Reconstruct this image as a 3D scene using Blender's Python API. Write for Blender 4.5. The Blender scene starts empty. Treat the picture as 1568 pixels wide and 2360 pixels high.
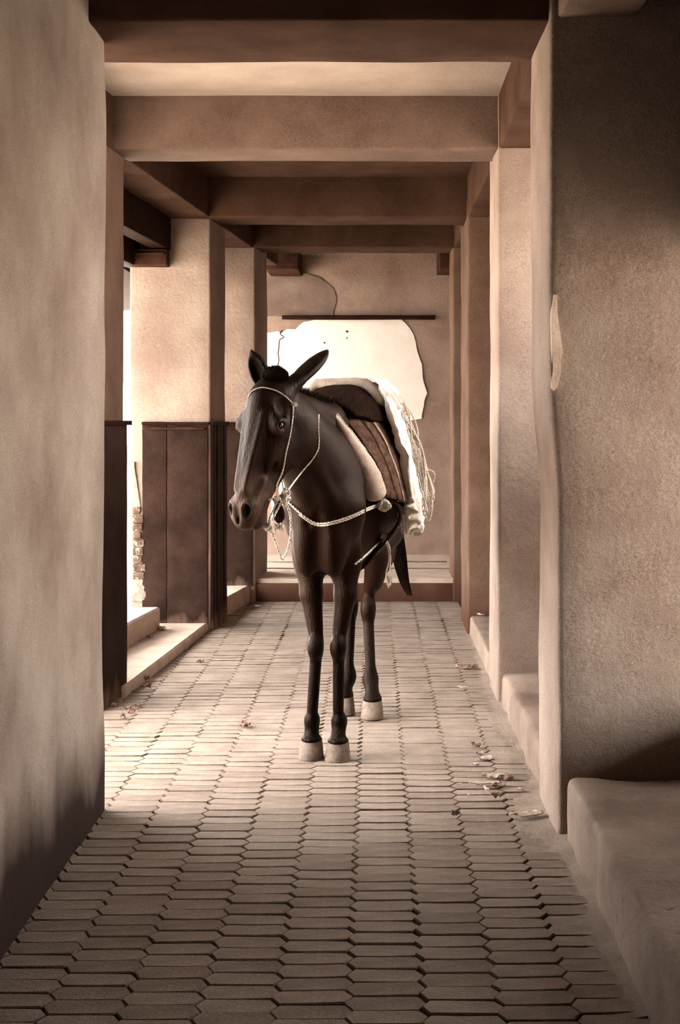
import bpy, bmesh, math, random
import numpy as np
from mathutils import Vector, Matrix, noise
from mathutils.bvhtree import BVHTree
random.seed(7)
C = bpy.context.scene.collection
scene = bpy.context.scene
PI = math.pi

# ---------------------------------------------------------------- camera
EYE = 1.35           # camera height
F = 3350.0           # focal length in pixels of the 1568x2360 frame
VX, VY = 862.0, 975.0
cd = bpy.data.cameras.new('camera')
cam = bpy.data.objects.new('camera', cd); C.objects.link(cam)
cam.location = (0, 0, EYE); cam.rotation_euler = (PI/2, 0, 0)
cd.sensor_fit = 'VERTICAL'; cd.sensor_height = 36.0
cd.lens = 36.0*F/2360.0
cd.shift_x = -(VX-784)/2360.0
cd.shift_y = -(1180-VY)/2360.0
cd.clip_end = 200
scene.camera = cam

# ---------------------------------------------------------------- light
world = bpy.data.worlds.new('sky'); scene.world = world; world.use_nodes = True
bg = world.node_tree.nodes['Background']
bg.inputs['Color'].default_value = (1.0, 0.945, 0.88, 1)
bg.inputs['Strength'].default_value = 23.0
sd = bpy.data.lights.new('sun', 'SUN'); sun = bpy.data.objects.new('sun', sd); C.objects.link(sun)
sd.energy = 20.0; sd.angle = math.radians(0.6); sd.color = (1.0, 0.92, 0.82)
sun.rotation_euler = (math.radians(48), 0, 0)     # high, from behind the camera, along the passage
scene.view_settings.view_transform = 'Standard'; scene.view_settings.look = 'None'
scene.view_settings.exposure = 0.0; scene.view_settings.gamma = 1.0
scene.view_settings.use_curve_mapping = False
try:
    scene.cycles.max_bounces = 10; scene.cycles.diffuse_bounces = 7
    scene.cycles.use_denoising = True
    scene.cycles.sample_clamp_indirect = 6.0
except Exception:
    pass

# ---------------------------------------------------------------- helpers
def P(px, py, Y):
    "world point seen at photo pixel (px,py) at depth Y"
    return Vector(((px-VX)*Y/F, Y, EYE-(py-VY)*Y/F))

def tag(o, label=None, cat=None, group=None, kind=None):
    if label: o['label'] = label
    if cat: o['category'] = cat
    if group: o['group'] = group
    if kind: o['kind'] = kind
    return o

def empty(name, loc=(0, 0, 0), rz=0):
    o = bpy.data.objects.new(name, None); C.objects.link(o)
    o.location = loc; o.rotation_euler = (0, 0, rz); o.empty_display_size = .05
    return o

def mesh_obj(name, verts, faces, mat, parent=None, smooth=True):
    me = bpy.data.meshes.new(name)
    me.from_pydata([tuple(v) for v in verts], [], faces)
    me.validate()
    if smooth: me.polygons.foreach_set('use_smooth', [True]*len(me.polygons))
    me.update()
    o = bpy.data.objects.new(name, me); C.objects.link(o)
    if mat: me.materials.append(mat)
    if parent: o.parent = parent
    return o

def join(parts):
    V, Fc = [], []
    for v, f in parts:
        b = len(V); V += [Vector(p) for p in v]; Fc += [tuple(i+b for i in q) for q in f]
    return V, Fc

def noise_disp(p, amp, freq):
    return amp*noise.noise(Vector(p)*freq)+amp*.45*noise.noise(Vector(p)*freq*3.1+Vector((7, 3, 1)))

def rbox(lo, hi, r=.015, step=.08, amp=.006, freq=2.2, shear=0.0, y0=None, seed=0, warp=None):
    "rounded, slightly uneven plaster block; shear slides x with y"
    lo = Vector(lo); hi = Vector(hi)
    ax = []
    for i in range(3):
        L = hi[i]-lo[i]; rr = min(r, L*.3)
        n = max(1, int((L-2*rr)/step))
        a = [lo[i], lo[i]+rr*.4, lo[i]+rr] + [lo[i]+rr+(L-2*rr)*k/n for k in range(1, n)] + [hi[i]-rr, hi[i]-rr*.4, hi[i]]
        ax.append(a)
    V, Fc, idx = [], [], {}
    def vid(i, j, k):
        key = (i, j, k)
        if key in idx: return idx[key]
        p = Vector((ax[0][i], ax[1][j], ax[2][k]))
        rv = [min(r, (hi[c]-lo[c])*.3) for c in range(3)]
        q = Vector([min(max(p[c], lo[c]+rv[c]), hi[c]-rv[c]) for c in range(3)])
        d = p-q
        nr = d.length
        if nr > 1e-9:
            n_ = d.normalized(); m = max(abs(d.x), abs(d.y), abs(d.z))
            p = q+n_*m
            p = p+n_*noise_disp(p+Vector((seed, 0, 0)), amp, freq)
        if shear: p.x += shear*(p.y-(y0 if y0 is not None else lo.y))
        if warp: p = warp(p)
        idx[key] = len(V); V.append(p); return idx[key]
    n = [len(a)-1 for a in ax]
    for fx in (0, n[0]):
        for j in range(n[1]):
            for k in range(n[2]):
                q = (vid(fx, j, k), vid(fx, j+1, k), vid(fx, j+1, k+1), vid(fx, j, k+1))
                Fc.append(q if fx else q[::-1])
    for fy in (0, n[1]):
        for i in range(n[0]):
            for k in range(n[2]):
                q = (vid(i, fy, k), vid(i+1, fy, k), vid(i+1, fy, k+1), vid(i, fy, k+1))
                Fc.append(q[::-1] if fy else q)
    for fz in (0, n[2]):
        for i in range(n[0]):
            for j in range(n[1]):
                q = (vid(i, j, fz), vid(i+1, j, fz), vid(i+1, j+1, fz), vid(i, j+1, fz))
                Fc.append(q if fz else q[::-1])
    return V, Fc

def block(name, lo, hi, mat, parent=None, kind='structure', **kw):
    v, f = rbox(lo, hi, **kw)
    o = mesh_obj(name, v, f, mat, parent)
    if kind and not parent: o['kind'] = kind
    return o

def catmull(pts, n=8):
    pts = [Vector(p) for p in pts]
    if len(pts) < 3: 
        return [pts[0].lerp(pts[-1], i/n) for i in range(n+1)]
    out = []
    for i in range(len(pts)-1):
        p0 = pts[max(i-1, 0)]; p1 = pts[i]; p2 = pts[i+1]; p3 = pts[min(i+2, len(pts)-1)]
        for k in range(n):
            t = k/n
            out.append(.5*((2*p1)+(p2-p0)*t+(2*p0-5*p1+4*p2-p3)*t*t+(3*p1-p0-3*p2+p3)*t**3))
    out.append(pts[-1]); return out

def tube(path, r, sides=8, caps=True, radii=None):
    path = [Vector(p) for p in path]; V, Fc = [], []
    up = Vector((0.13, 0.2, 1)).normalized(); prev = None
    for i, p in enumerate(path):
        t = (path[min(i+1, len(path)-1)]-path[max(i-1, 0)])
        t = t.normalized() if t.length > 1e-9 else Vector((0, 0, 1))
        if prev is None:
            a = t.cross(up)
            if a.length < .1: a = t.cross(Vector((1, 0, 0)))
        else:
            a = prev-t*prev.dot(t)
            if a.length < 1e-6: a = t.cross(up)
        a.normalize(); prev = a; b = t.cross(a)
        rr = radii[i] if radii else r
        for k in range(sides):
            an = 2*PI*k/sides
            V.append(p+a*math.cos(an)*rr+b*math.sin(an)*rr)
    for i in range(len(path)-1):
        for k in range(sides):
            k2 = (k+1) % sides
            Fc.append((i*sides+k, i*sides+k2, (i+1)*sides+k2, (i+1)*sides+k))
    if caps:
        Fc.append(tuple(range(sides-1, -1, -1))); m = (len(path)-1)*sides
        Fc.append(tuple(m+k for k in range(sides)))
    return V, Fc

def resample(path, step):
    out = [path[0].copy()]; acc = 0
    for a, b in zip(path, path[1:]):
        L = (b-a).length
        while acc+L >= step:
            t = (step-acc)/L; a = a.lerp(b, t); out.append(a.copy()); L = (b-a).length; acc = 0
            if L < 1e-9: break
        acc += L
    if (out[-1]-path[-1]).length > step*.3: out.append(path[-1].copy())
    return out

def rope_geo(pts, r, strands=3, pitch=None, sides=6, n=8):
    "laid rope: strands twisted round the path"
    path = resample(catmull(pts, n), r*1.2)
    pitch = pitch or r*7
    if strands < 2: return tube(path, r, sides)
    frames = []; prev = None
    for i, p in enumerate(path):
        t = (path[min(i+1, len(path)-1)]-path[max(i-1, 0)]).normalized()
        a = (t.cross(Vector((.1, .3, 1))) if prev is None else prev-t*prev.dot(t))
        if a.length < 1e-5: a = t.cross(Vector((1, 0, 0)))
        a.normalize(); prev = a; frames.append((p, a, t.cross(a)))
    parts = []
    for s in range(strands):
        sp = []
        for i, (p, a, b) in enumerate(frames):
            an = 2*PI*(i*r*1.2/pitch+s/strands)
            sp.append(p+a*math.cos(an)*r*.5+b*math.sin(an)*r*.5)
        parts.append(tube(sp, r*.56, sides))
    return join(parts)

# ---------------------------------------------------------------- materials
def srgb(r, g, b):
    f = lambda c: (c/255/12.92) if c/255 <= .04045 else ((c/255+.055)/1.055)**2.4
    return (f(r), f(g), f(b), 1)

def mat(name, a, b, scale=4.0, rough=.9, bump=.3, bscale=60, speck=.0, stretch=None, spots=None, dirt=None, attr=None, spec=.25, detail=6):
    """two-tone mottled surface. spots=(colour, scale, threshold); dirt=(colour, z0, z1, noise scale): a ragged stain"""
    m = bpy.data.materials.new(name); m.use_nodes = True
    nt = m.node_tree; N = nt.nodes; Lk = nt.links
    bs = N['Principled BSDF']; bs.inputs['Roughness'].default_value = rough
    bs.inputs['Specular IOR Level'].default_value = spec
    tc = N.new('ShaderNodeTexCoord'); mp = N.new('ShaderNodeMapping')
    Lk.new(tc.outputs['Object'], mp.inputs['Vector'])
    if stretch: mp.inputs['Scale'].default_value = stretch
    n1 = N.new('ShaderNodeTexNoise'); n1.inputs['Scale'].default_value = scale; n1.inputs['Detail'].default_value = detail
    n1.inputs['Roughness'].default_value = .62
    Lk.new(mp.outputs['Vector'], n1.inputs['Vector'])
    rp = N.new('ShaderNodeValToRGB'); rp.color_ramp.elements[0].position = .36; rp.color_ramp.elements[1].position = .66
    rp.color_ramp.elements[0].color = a; rp.color_ramp.elements[1].color = b
    Lk.new(n1.outputs['Fac'], rp.inputs['Fac'])
    col = rp.outputs['Color']
    def mix(fac, c1, c2, mode='MIX'):
        mx = N.new('ShaderNodeMix'); mx.data_type = 'RGBA'; mx.blend_type = mode
        if isinstance(fac, float): mx.inputs[0].default_value = fac
        else: Lk.new(fac, mx.inputs[0])
        for s, c in ((6, c1), (7, c2)):
            if isinstance(c, tuple): mx.inputs[s].default_value = c
            else: Lk.new(c, mx.inputs[s])
        return mx.outputs[2]
    if speck:
        n2 = N.new('ShaderNodeTexNoise'); n2.inputs['Scale'].default_value = 260; n2.inputs['Detail'].default_value = 2
        Lk.new(tc.outputs['Object'], n2.inputs['Vector'])
        r2 = N.new('ShaderNodeValToRGB'); r2.color_ramp.elements[0].position = .35; r2.color_ramp.elements[1].position = .65
        lo = 1-speck
        r2.color_ramp.elements[0].color = (lo, lo*.98, lo*.96, 1); r2.color_ramp.elements[1].color = (1, 1, 1, 1)
        Lk.new(n2.outputs['Fac'], r2.inputs['Fac'])
        col = mix(1.0, col, r2.outputs['Color'], 'MULTIPLY')
    if spots:
        for (sc_col, ssc, th) in spots:
            n3 = N.new('ShaderNodeTexNoise'); n3.inputs['Scale'].default_value = ssc; n3.inputs['Detail'].default_value = 5
            n3.inputs['Roughness'].default_value = .7
            Lk.new(tc.outputs['Object'], n3.inputs['Vector'])
            r3 = N.new('ShaderNodeValToRGB'); r3.color_ramp.elements[0].position = th; r3.color_ramp.elements[1].position = th+.05
            Lk.new(n3.outputs['Fac'], r3.inputs['Fac'])
            col = mix(r3.outputs['Color'], col, sc_col)
    if dirt:
        dc, z0, z1, nsc = dirt
        sp = N.new('ShaderNodeSeparateXYZ'); Lk.new(tc.outputs['Object'], sp.inputs[0])
        n4 = N.new('ShaderNodeTexNoise'); n4.inputs['Scale'].default_value = nsc; n4.inputs['Detail'].default_value = 7
        mp4 = N.new('ShaderNodeMapping'); mp4.inputs['Scale'].default_value = (1, 1, .28)
        Lk.new(tc.outputs['Object'], mp4.inputs['Vector']); Lk.new(mp4.outputs['Vector'], n4.inputs['Vector'])
        ma = N.new('ShaderNodeMath'); ma.operation = 'MULTIPLY_ADD'
        ma.inputs[1].default_value = -(z1-z0)*2.2; Lk.new(n4.outputs['Fac'], ma.inputs[0]); Lk.new(sp.outputs['Z'], ma.inputs[2])
        mr = N.new('ShaderNodeMapRange'); mr.inputs['From Min'].default_value = z0-(z1-z0)*1.1; mr.inputs['From Max'].default_value = z1-(z1-z0)*1.1
        mr.inputs['To Min'].default_value = 1; mr.inputs['To Max'].default_value = 0
        Lk.new(ma.outputs[0], mr.inputs['Value'])
        col = mix(mr.outputs['Result'], col, dc)
    if attr:
        at = N.new('ShaderNodeAttribute'); at.attribute_name = attr
        col = mix(1.0, col, at.outputs['Color'], 'MULTIPLY')
    Lk.new(col, bs.inputs['Base Color'])
    if bump:
        nb = N.new('ShaderNodeTexNoise'); nb.inputs['Scale'].default_value = bscale; nb.inputs['Detail'].default_value = 6
        nb.inputs['Roughness'].default_value = .6
        Lk.new(mp.outputs['Vector'], nb.inputs['Vector'])
        bp = N.new('ShaderNodeBump'); bp.inputs['Strength'].default_value = bump; bp.inputs['Distance'].default_value = .01
        Lk.new(nb.outputs['Fac'], bp.inputs['Height']); Lk.new(bp.outputs['Normal'], bs.inputs['Normal'])
    return m

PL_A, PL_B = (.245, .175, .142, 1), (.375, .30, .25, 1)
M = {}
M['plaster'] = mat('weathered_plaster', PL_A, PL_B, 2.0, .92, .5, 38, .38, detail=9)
M['plaster_left'] = mat('stained_plaster', (0.228, 0.166, 0.133, 1), (0.396, 0.326, 0.276, 1), 2.0, .92, .35, 40, .38,
                        dirt=((.016, .006, .004, 1), .16, .38, 3.0), detail=9)
M['plaster_dark'] = mat('shaded_plaster', (0.1116, 0.0663, 0.0464, 1), (0.1674, 0.1071, 0.0792, 1), 3, .92, .35, 50, .38, dirt=((.07, .03, .02, 1), .0, .35, 3))  # the piers' shade is put into this colour; ragged stain at the base
M['plaster_back'] = mat('back_wall_plaster', (0.2522, 0.1729, 0.1365, 1), (0.3562, 0.2639, 0.2158, 1), 3, .92, .4, 50, .3,
                        spots=[((.62, .50, .42, 1), 9, .70), ((.12, .06, .04, 1), 5, .68)])
M['shade_tone'] = mat('shade_toned_plaster', (0.0360, 0.0198, 0.0129, 1), (0.0660, 0.0364, 0.0253, 1), 3, .95, .3, 40)  # shade put into the ceiling colour; unseen surfaces darkened to cut bounced light
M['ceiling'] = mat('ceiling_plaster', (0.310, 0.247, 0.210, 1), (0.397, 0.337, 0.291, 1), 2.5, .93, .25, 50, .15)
M['beam_dark'] = mat('shaded_beam_plaster', (0.0413, 0.0211, 0.0138, 1), (0.0750, 0.0409, 0.0276, 1), 3, .92, .35, 45, .2)  # darker copy of the beam plaster, with its shade painted in
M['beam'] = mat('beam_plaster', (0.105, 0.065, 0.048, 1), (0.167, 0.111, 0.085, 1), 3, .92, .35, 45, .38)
M['white'] = mat('fresh_white_plaster', (.90, .85, .77, 1), (.95, .92, .85, 1), 5, .9, .15, 60, .05, spots=[((.45, .33, .26, 1), 24, .745)])
M['grey_patch'] = mat('cement_patch', (.13, .088, .068, 1), (.20, .145, .118, 1), 5, .92, .3, 60, .35)
M['wainscot'] = mat('dark_painted_dado', (.017, .0085, .0062, 1), (.036, .019, .014, 1), 5, .7, .3, 60, .3,
                    spots=[((.40, .28, .22, 1), 38, .735)], dirt=((.26, .17, .125, 1), -.05, .12, 6))
M['wood'] = mat('black_brown_timber', (0.0108, 0.0040, 0.0023, 1), (0.0270, 0.0100, 0.0059, 1), 9, .7, .4, 60, .2, stretch=(1, 1, 6))
M['carved'] = mat('carved_timber', (0.0324, 0.0132, 0.0080, 1), (0.0612, 0.0286, 0.0185, 1), 9, .7, .4, 60, .2)
M['step'] = mat('worn_step_stone', (0.413, 0.327, 0.268, 1), (0.540, 0.451, 0.381, 1), 6, .85, .35, 60, .15)
M['kerb'] = mat('rendered_kerb', (0.186, 0.132, 0.105, 1), (0.285, 0.217, 0.175, 1), 4, .9, .5, 40, .25, spots=[((.08, .035, .022, 1), 6, .66)])
M['soil'] = mat('joint_soil', (.02, .009, .006, 1), (.05, .026, .018, 1), 14, .98, .5, 60, .2)
M['paver'] = mat('paving_block', (0.238, 0.186, 0.152, 1), (0.356, 0.291, 0.245, 1), 6, .86, .45, 70, .28)
M['paver_b'] = mat('paving_block_darker', (0.198, 0.150, 0.121, 1), (0.304, 0.243, 0.202, 1), 6, .86, .45, 70, .28)
M['grime'] = mat('joint_grime', (.07, .048, .037, 1), (.21, .16, .13, 1), 14, .95, .5, 70, .3, spec=.05)
M['court'] = mat('courtyard_ground', (0.558, 0.471, 0.389, 1), (0.666, 0.585, 0.491, 1), 2, .95, .2, 20)
M['brick'] = mat('old_brick', (.075, .045, .034, 1), (.15, .10, .078, 1), 14, .9, .6, 60, .3, spots=[((.34, .27, .225, 1), 22, .55)], spec=.05)
M['mortar'] = mat('crumbling_plaster', (.26, .195, .16, 1), (.44, .36, .30, 1), 24, .95, .9, 50, .3, spec=.05)
M['paper'] = mat('litter_paper', (.40, .33, .28, 1), (.58, .50, .44, 1), 30, .85, .3, 60)
M['leaf'] = mat('dry_leaf', (.13, .07, .045, 1), (.30, .19, .14, 1), 30, .8, .4, 80)
M['rope'] = mat('pale_rope', (.62, .53, .44, 1), (.85, .77, .68, 1), 90, .85, .5, 300)
M['fleece'] = mat('white_cloth', (.80, .73, .64, 1), (.93, .87, .79, 1), 18, .9, .6, 50)
M['pad'] = mat('grey_felt', (0.368, 0.295, 0.241, 1), (0.496, 0.411, 0.346, 1), 30, .95, .6, 120, .3)
M['blanket'] = mat('dark_knit', (0.0072, 0.0030, 0.0018, 1), (0.0210, 0.0085, 0.0049, 1), 30, .95, .6, 90, stretch=(4, 1, 1))
M['leather'] = mat('worn_canvas', (0.4284, 0.3168, 0.2496, 1), (0.6732, 0.5436, 0.4512, 1), 7, .75, .4, 60, .2)
M['stripe'] = mat('woven_stripe', (0.0713, 0.0360, 0.0238, 1), (0.1500, 0.0900, 0.0644, 1), 40, .95, .6, 120, .3)
M['stripe_dark'] = mat('woven_stripe_dark', (.02, .009, .006, 1), (.05, .024, .016, 1), 40, .95, .6, 120, .3)
M['stripe_pale'] = mat('woven_stripe_pale', (.28, .20, .16, 1), (.42, .32, .26, 1), 40, .95, .6, 120, .3)
M['coat'] = mat('mule_coat', (.62, .60, .58, 1), (1, 1, 1, 1), 9, .40, .45, 55, .12, stretch=(2.6, 2.6, .6), attr='coat', spec=.09)
M['coat'].node_tree.nodes['Principled BSDF'].inputs['Specular Tint'].default_value = (1, .72, .56, 1)
M['hoof'] = mat('pale_hoof', (.15, .11, .088, 1), (.25, .195, .16, 1), 30, .75, .3, 90, .2)
M['hair'] = mat('dark_hair', (0.0060, 0.0025, 0.0014, 1), (0.0168, 0.0065, 0.0036, 1), 20, .6, 0)
for k_ in ('wainscot', 'wood', 'carved', 'shade_tone', 'beam_dark', 'blanket', 'stripe', 'stripe_dark', 'soil', 'hair', 'plaster_dark'):
    M[k_].node_tree.nodes['Principled BSDF'].inputs['Specular IOR Level'].default_value = .05
M['eye'] = mat('eye', (.006, .003, .002, 1), (.010, .005, .003, 1), 20, .22, 0, spec=.18)

# ================================================================= STRUCTURE
BZ = 2.673     # underside of the beams
CZ = 2.93      # ceiling
# --- paving
gx, gy = .175, .083
floor = mesh_obj('floor', [(-2.0, -.6, -.02), (1.7, -.6, -.02), (1.7, 11.2, -.02), (-2.0, 11.2, -.02)], [(0, 1, 2, 3)], M['soil']); floor['kind'] = 'structure'
def paver_geo(seed):
    rnd = random.Random(seed)
    w, d, t, g = gx/2, gy/2, .0095, .0002
    j = lambda: rnd.uniform(-.0017, .0017)
    e = .0012
    out = [(-w-t+g+j(), j()), (-w+t+g+j(), -d+e+j()), (0+j(), -d+e-.001+j()), (w-t-g+j(), -d+e+j()), (w+t-g+j(), j()), (w-t-g+j(), d-e+j()), (0+j(), d-e+j()), (-w+t+g+j(), d-e+j())]
    n = len(out)
    V = [Vector((x, y, -.03)) for x, y in out]+[Vector((x, y, -.0034+j())) for x, y in out]
    V += [Vector((x-math.copysign(.0030, x) if abs(x) > .02 else x, (y-math.copysign(.0042, y)) if abs(y) > .02 else y, j()*.4)) for x, y in out]+[Vector((0, 0, .001))]
    Fc = []
    for r in range(2):
        for k in range(n):
            k2 = (k+1) % n; Fc.append((r*n+k, r*n+k2, (r+1)*n+k2, (r+1)*n+k))
    for k in range(n): Fc.append((2*n+k, 2*n+(k+1) % n, 3*n))
    return V, Fc
pv = [paver_geo(s) for s in range(6)]
pmesh = []
for i, (v, f) in enumerate(pv):
    o = mesh_obj('paver', v, f, M['paver'] if i % 3 else M['paver_b'], smooth=False); o.data.materials.append(M['grime'])
    for q_ in range(16): o.data.polygons[q_].material_index = 1
    pmesh.append(o.data); bpy.data.objects.remove(o)
def left_edge(y):
    if y < 5.10: return -.95
    if y < 6.7: return -1.36
    return -1.246+.085*(y-7.24)
slots = []
ncol = 16
for c in range(-ncol, 6):
    x = .03+c*gx
    for r in range(0, 160):
        y = .9+r*gy+(gy/2 if c % 2 else 0)
        if y > 11.0: break
        if x < left_edge(y)-gx*.4 or x > .66: continue
        slots.append((y, x, c, r))
slots.sort()
rnd = random.Random(3)
def inview(x, y): 
    px = VX+x*F/y
    return y > 3.2 and 20 < px < 1548
count = 0; rest = []
for (y, x, c, r) in slots:
    # gentle bow of the courses and settling of the ground
    dz = .010*noise.noise(Vector((x*1.7, y*1.3, 0)))+rnd.uniform(-.0016, .0016)
    yy = y+.030*noise.noise(Vector((x*1.6, y*.7, 5)))+.02*x; xx = x+.005*noise.noise(Vector((c*.1, y*.6, 9)))
    rot = (rnd.uniform(-.025, .025), rnd.uniform(-.008, .008), rnd.uniform(-.016, .016)+.012)
    xx += rnd.uniform(-.002, .002); yy += rnd.uniform(-.0022, .0022)
    k = rnd.randrange(6)
    if inview(x, y) and count < 300:
        o = bpy.data.objects.new('paver', pmesh[k]); C.objects.link(o); o.parent = floor
        o.location = (xx, yy, dz); o.rotation_euler = rot; count += 1
    else:
        m4 = Matrix.Translation((xx, yy, dz)) @ Matrix.Rotation(rot[2], 4, 'Z') @ Matrix.Rotation(rot[0], 4, 'X')
        rest.append(([m4 @ v for v in pv[k][0]], pv[k][1]))
v, f = join(rest)
o = mesh_obj('paver_field', v, f, M['paver'], floor, smooth=False); o['kind'] = 'stuff'; o.data.materials.append(M['grime'])
for i_ in range(len(rest)):
    for q_ in range(16): o.data.polygons[i_*24+q_].material_index = 1

# --- ceiling and roof slab (keeps the sun out)
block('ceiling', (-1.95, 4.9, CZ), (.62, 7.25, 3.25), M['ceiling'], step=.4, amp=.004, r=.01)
block('ceiling_far', (-1.95, 7.2, CZ), (.62, 13.3, 3.25), M['shade_tone'], step=.4, amp=.004, r=.01)
block('ceiling_near', (-1.95, -.9, CZ), (.62, 4.92, 3.25), M['shade_tone'], step=.4, amp=.004, r=.01)
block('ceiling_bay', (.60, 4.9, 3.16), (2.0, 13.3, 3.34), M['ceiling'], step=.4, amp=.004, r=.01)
block('ceiling_bay_near', (.60, -.9, 3.16), (2.0, 4.92, 3.34), M['shade_tone'], step=.4, amp=.004, r=.01)
block('sky_blocker_right', (1.40, -1.0, 1.96), (4.6, 4.9, 2.10), M['wood'], step=.3, amp=.004, r=.01)  # added out of view to block high sky light from the near floor
block('canopy', (-3.3, 7.15, 2.40), (-1.70, 13.6, 2.60), M['wood'], step=.3, amp=.004, r=.01)
# --- cross beams
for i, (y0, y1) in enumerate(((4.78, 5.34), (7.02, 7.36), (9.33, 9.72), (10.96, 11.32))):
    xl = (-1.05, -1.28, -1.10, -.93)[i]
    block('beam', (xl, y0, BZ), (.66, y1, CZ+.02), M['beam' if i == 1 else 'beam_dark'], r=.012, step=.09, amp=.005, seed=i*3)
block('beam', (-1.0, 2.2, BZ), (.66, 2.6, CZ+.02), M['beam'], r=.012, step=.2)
# --- right side: piers, long beam, bay walls
def lean(p):
    if p.x < .7:
        t = min(1, max(0, (p.z-1.05)/.5)); p.x -= .026*t*t*(3-2*t)
    return p
def pier(name, lo, hi, m, **kw): return block(name, lo, hi, m, **kw)
r1 = pier('wall_right_1', (.600, 4.74, -.03), (2.0, 5.30, 3.17), M['plaster'], r=.022, step=.07, amp=.010, freq=1.5, seed=2, warp=lean)
r2 = pier('wall_right_2', (.598, 7.01, -.03), (2.0, 7.50, 3.17), M['plaster'], r=.020, step=.07, amp=.008, freq=1.6, seed=5)
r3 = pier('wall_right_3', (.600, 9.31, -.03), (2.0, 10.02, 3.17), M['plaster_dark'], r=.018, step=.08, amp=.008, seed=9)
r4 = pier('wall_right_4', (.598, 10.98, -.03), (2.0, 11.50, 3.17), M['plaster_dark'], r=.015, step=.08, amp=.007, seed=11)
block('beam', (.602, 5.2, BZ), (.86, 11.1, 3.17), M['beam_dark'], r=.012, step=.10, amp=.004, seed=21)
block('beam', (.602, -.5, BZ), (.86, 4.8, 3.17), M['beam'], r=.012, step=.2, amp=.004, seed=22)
# outer right wall with openings high up
def wall_open(name, x0, x1, y0, y1, sill, head, m, z1=3.2):
    parts = []
    if sill > 0: parts.append(rbox((x0, y0, -.03), (x1, y1, sill), r=.02, step=.25, amp=.004))
    if head < z1: parts.append(rbox((x0, y0, head), (x1, y1, z1), r=.02, step=.25, amp=.004))
    v, f = join(parts); o = mesh_obj(name, v, f, m); o['kind'] = 'structure'; return o
RX = 1.45
wall_open('wall_right_5', RX-.15, RX+.25, -.7, 1.6, 1.0, 1.0, M['shade_tone'])
wall_open('wall_right_6', RX-.15, RX+.25, 1.6, 3.32, 1.25, 1.25, M['shade_tone'])
wall_open('wall_right_10', RX-.20, RX, 3.3, 4.75, .45, 1.85, M['shade_tone'])
wall_open('wall_right_7', RX+.1, RX+.35, 5.28, 7.03, 1.6, 2.7, M['plaster'])
wall_open('wall_right_8', RX+.1, RX+.35, 7.48, 9.33, 1.6, 1.6, M['plaster'])
wall_open('wall_right_9', RX+.1, RX+.35, 10.0, 13.3, 1.6, 1.6, M['plaster'])
# --- right kerbs
def chip(p):
    k = noise.noise(Vector((p.x*2, p.y*6, p.z*9)))
    return p+Vector((-.012*max(0, k), 0, -.012*max(0, noise.noise(Vector((p.x*7, p.y*4, 3))))))
block('kerb_right_1', (.628, .2, -.03), (RX, 4.71, .205), M['kerb'], r=.028, step=.06, amp=.012, freq=3, warp=chip)
block('kerb_right_2', (.612, 5.30, -.03), (RX+.1, 7.0, .160), M['kerb'], r=.028, step=.06, amp=.016, freq=3.4, warp=chip)
block('kerb_right_3', (.612, 7.51, -.03), (RX+.1, 9.30, .120), M['kerb'], r=.02, step=.07, amp=.010, freq=3, warp=chip)
# --- left side: solid wall, slanting row of piers
SH = .088
wl = block('wall_left_1', (-1.40, -.7, -.03), (-.936, 5.08, 2.95), M['plaster_left'], r=.035, step=.08, amp=.012, freq=1.2, seed=4)
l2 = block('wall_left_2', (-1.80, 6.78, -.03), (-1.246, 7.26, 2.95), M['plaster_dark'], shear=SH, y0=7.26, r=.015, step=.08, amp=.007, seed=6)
l3 = block('wall_left_3', (-1.585, 9.42, -.03), (-1.060, 9.93, 2.95), M['plaster'], shear=SH, y0=9.42, r=.015, step=.07, amp=.006, seed=8)
l4 = block('wall_left_4', (-1.42, 10.97, -.03), (-.897, 11.55, 2.95), M['plaster'], shear=SH, y0=10.97, r=.015, step=.08, amp=.006, seed=12)
# long beam over the left piers
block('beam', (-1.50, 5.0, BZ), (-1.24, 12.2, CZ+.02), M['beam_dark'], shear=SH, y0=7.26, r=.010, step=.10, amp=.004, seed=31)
# roof edge outside, black timber boards
block('lintel', (-1.98, 5.0, 2.38), (-1.88, 7.1, CZ), M['wood'], None, shear=SH, y0=7.26, r=.008, step=.2, amp=.003)
lin = block('lintel', (-1.62, 7.2, 2.47), (-1.505, 9.42, BZ+.01), M['wood'], None, shear=SH, y0=7.26, r=.008, step=.15, amp=.003)
lin2 = block('lintel', (-1.80, 7.2, 2.36), (-1.71, 10.9, CZ), M['wood'], None, shear=SH, y0=7.26, r=.008, step=.15, amp=.003)
# --- left steps
def slab(name, pts, z0, z1, m, wob=.004, nseg=14):
    "pts: front edge a->b then outer d, c; worn front edge"
    a, b, c, d = [Vector((*p, 0)) for p in pts]
    V, Fc = [], []
    prof = [(0, z0), (0, z0+(z1-z0)*.5), (0, z1-.012), (.012, z1), (.12, z1), (1, z1)]
    for i in range(nseg+1):
        t = i/nseg; fr = a.lerp(b, t); ba = d.lerp(c, t); L = (ba-fr).length; dr = (ba-fr).normalized()
        for (u, z) in prof:
            q = fr+dr*(u*L if u == 1 else u); q.z = z
            q += Vector((1, 0, .5))*wob*noise.noise(q*7)
            V.append(q)
    n = len(prof)
    for i in range(nseg):
        for k in range(n-1):
            Fc.append((i*n+k, i*n+k+1, (i+1)*n+k+1, (i+1)*n+k))
    Fc.append(tuple(range(n-1, -1, -1))); Fc.append(tuple(nseg*n+k for k in range(n)))
    Fc = [q[::-1] for q in Fc]
    o = mesh_obj(name, V, Fc, m, smooth=False); o['kind'] = 'structure'; return o
slab('step_left_1', [(-1.225, 7.15), (-1.075, 9.43), (-1.62, 9.43), (-1.85, 7.15)], -.03, .055, M['step'])
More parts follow.
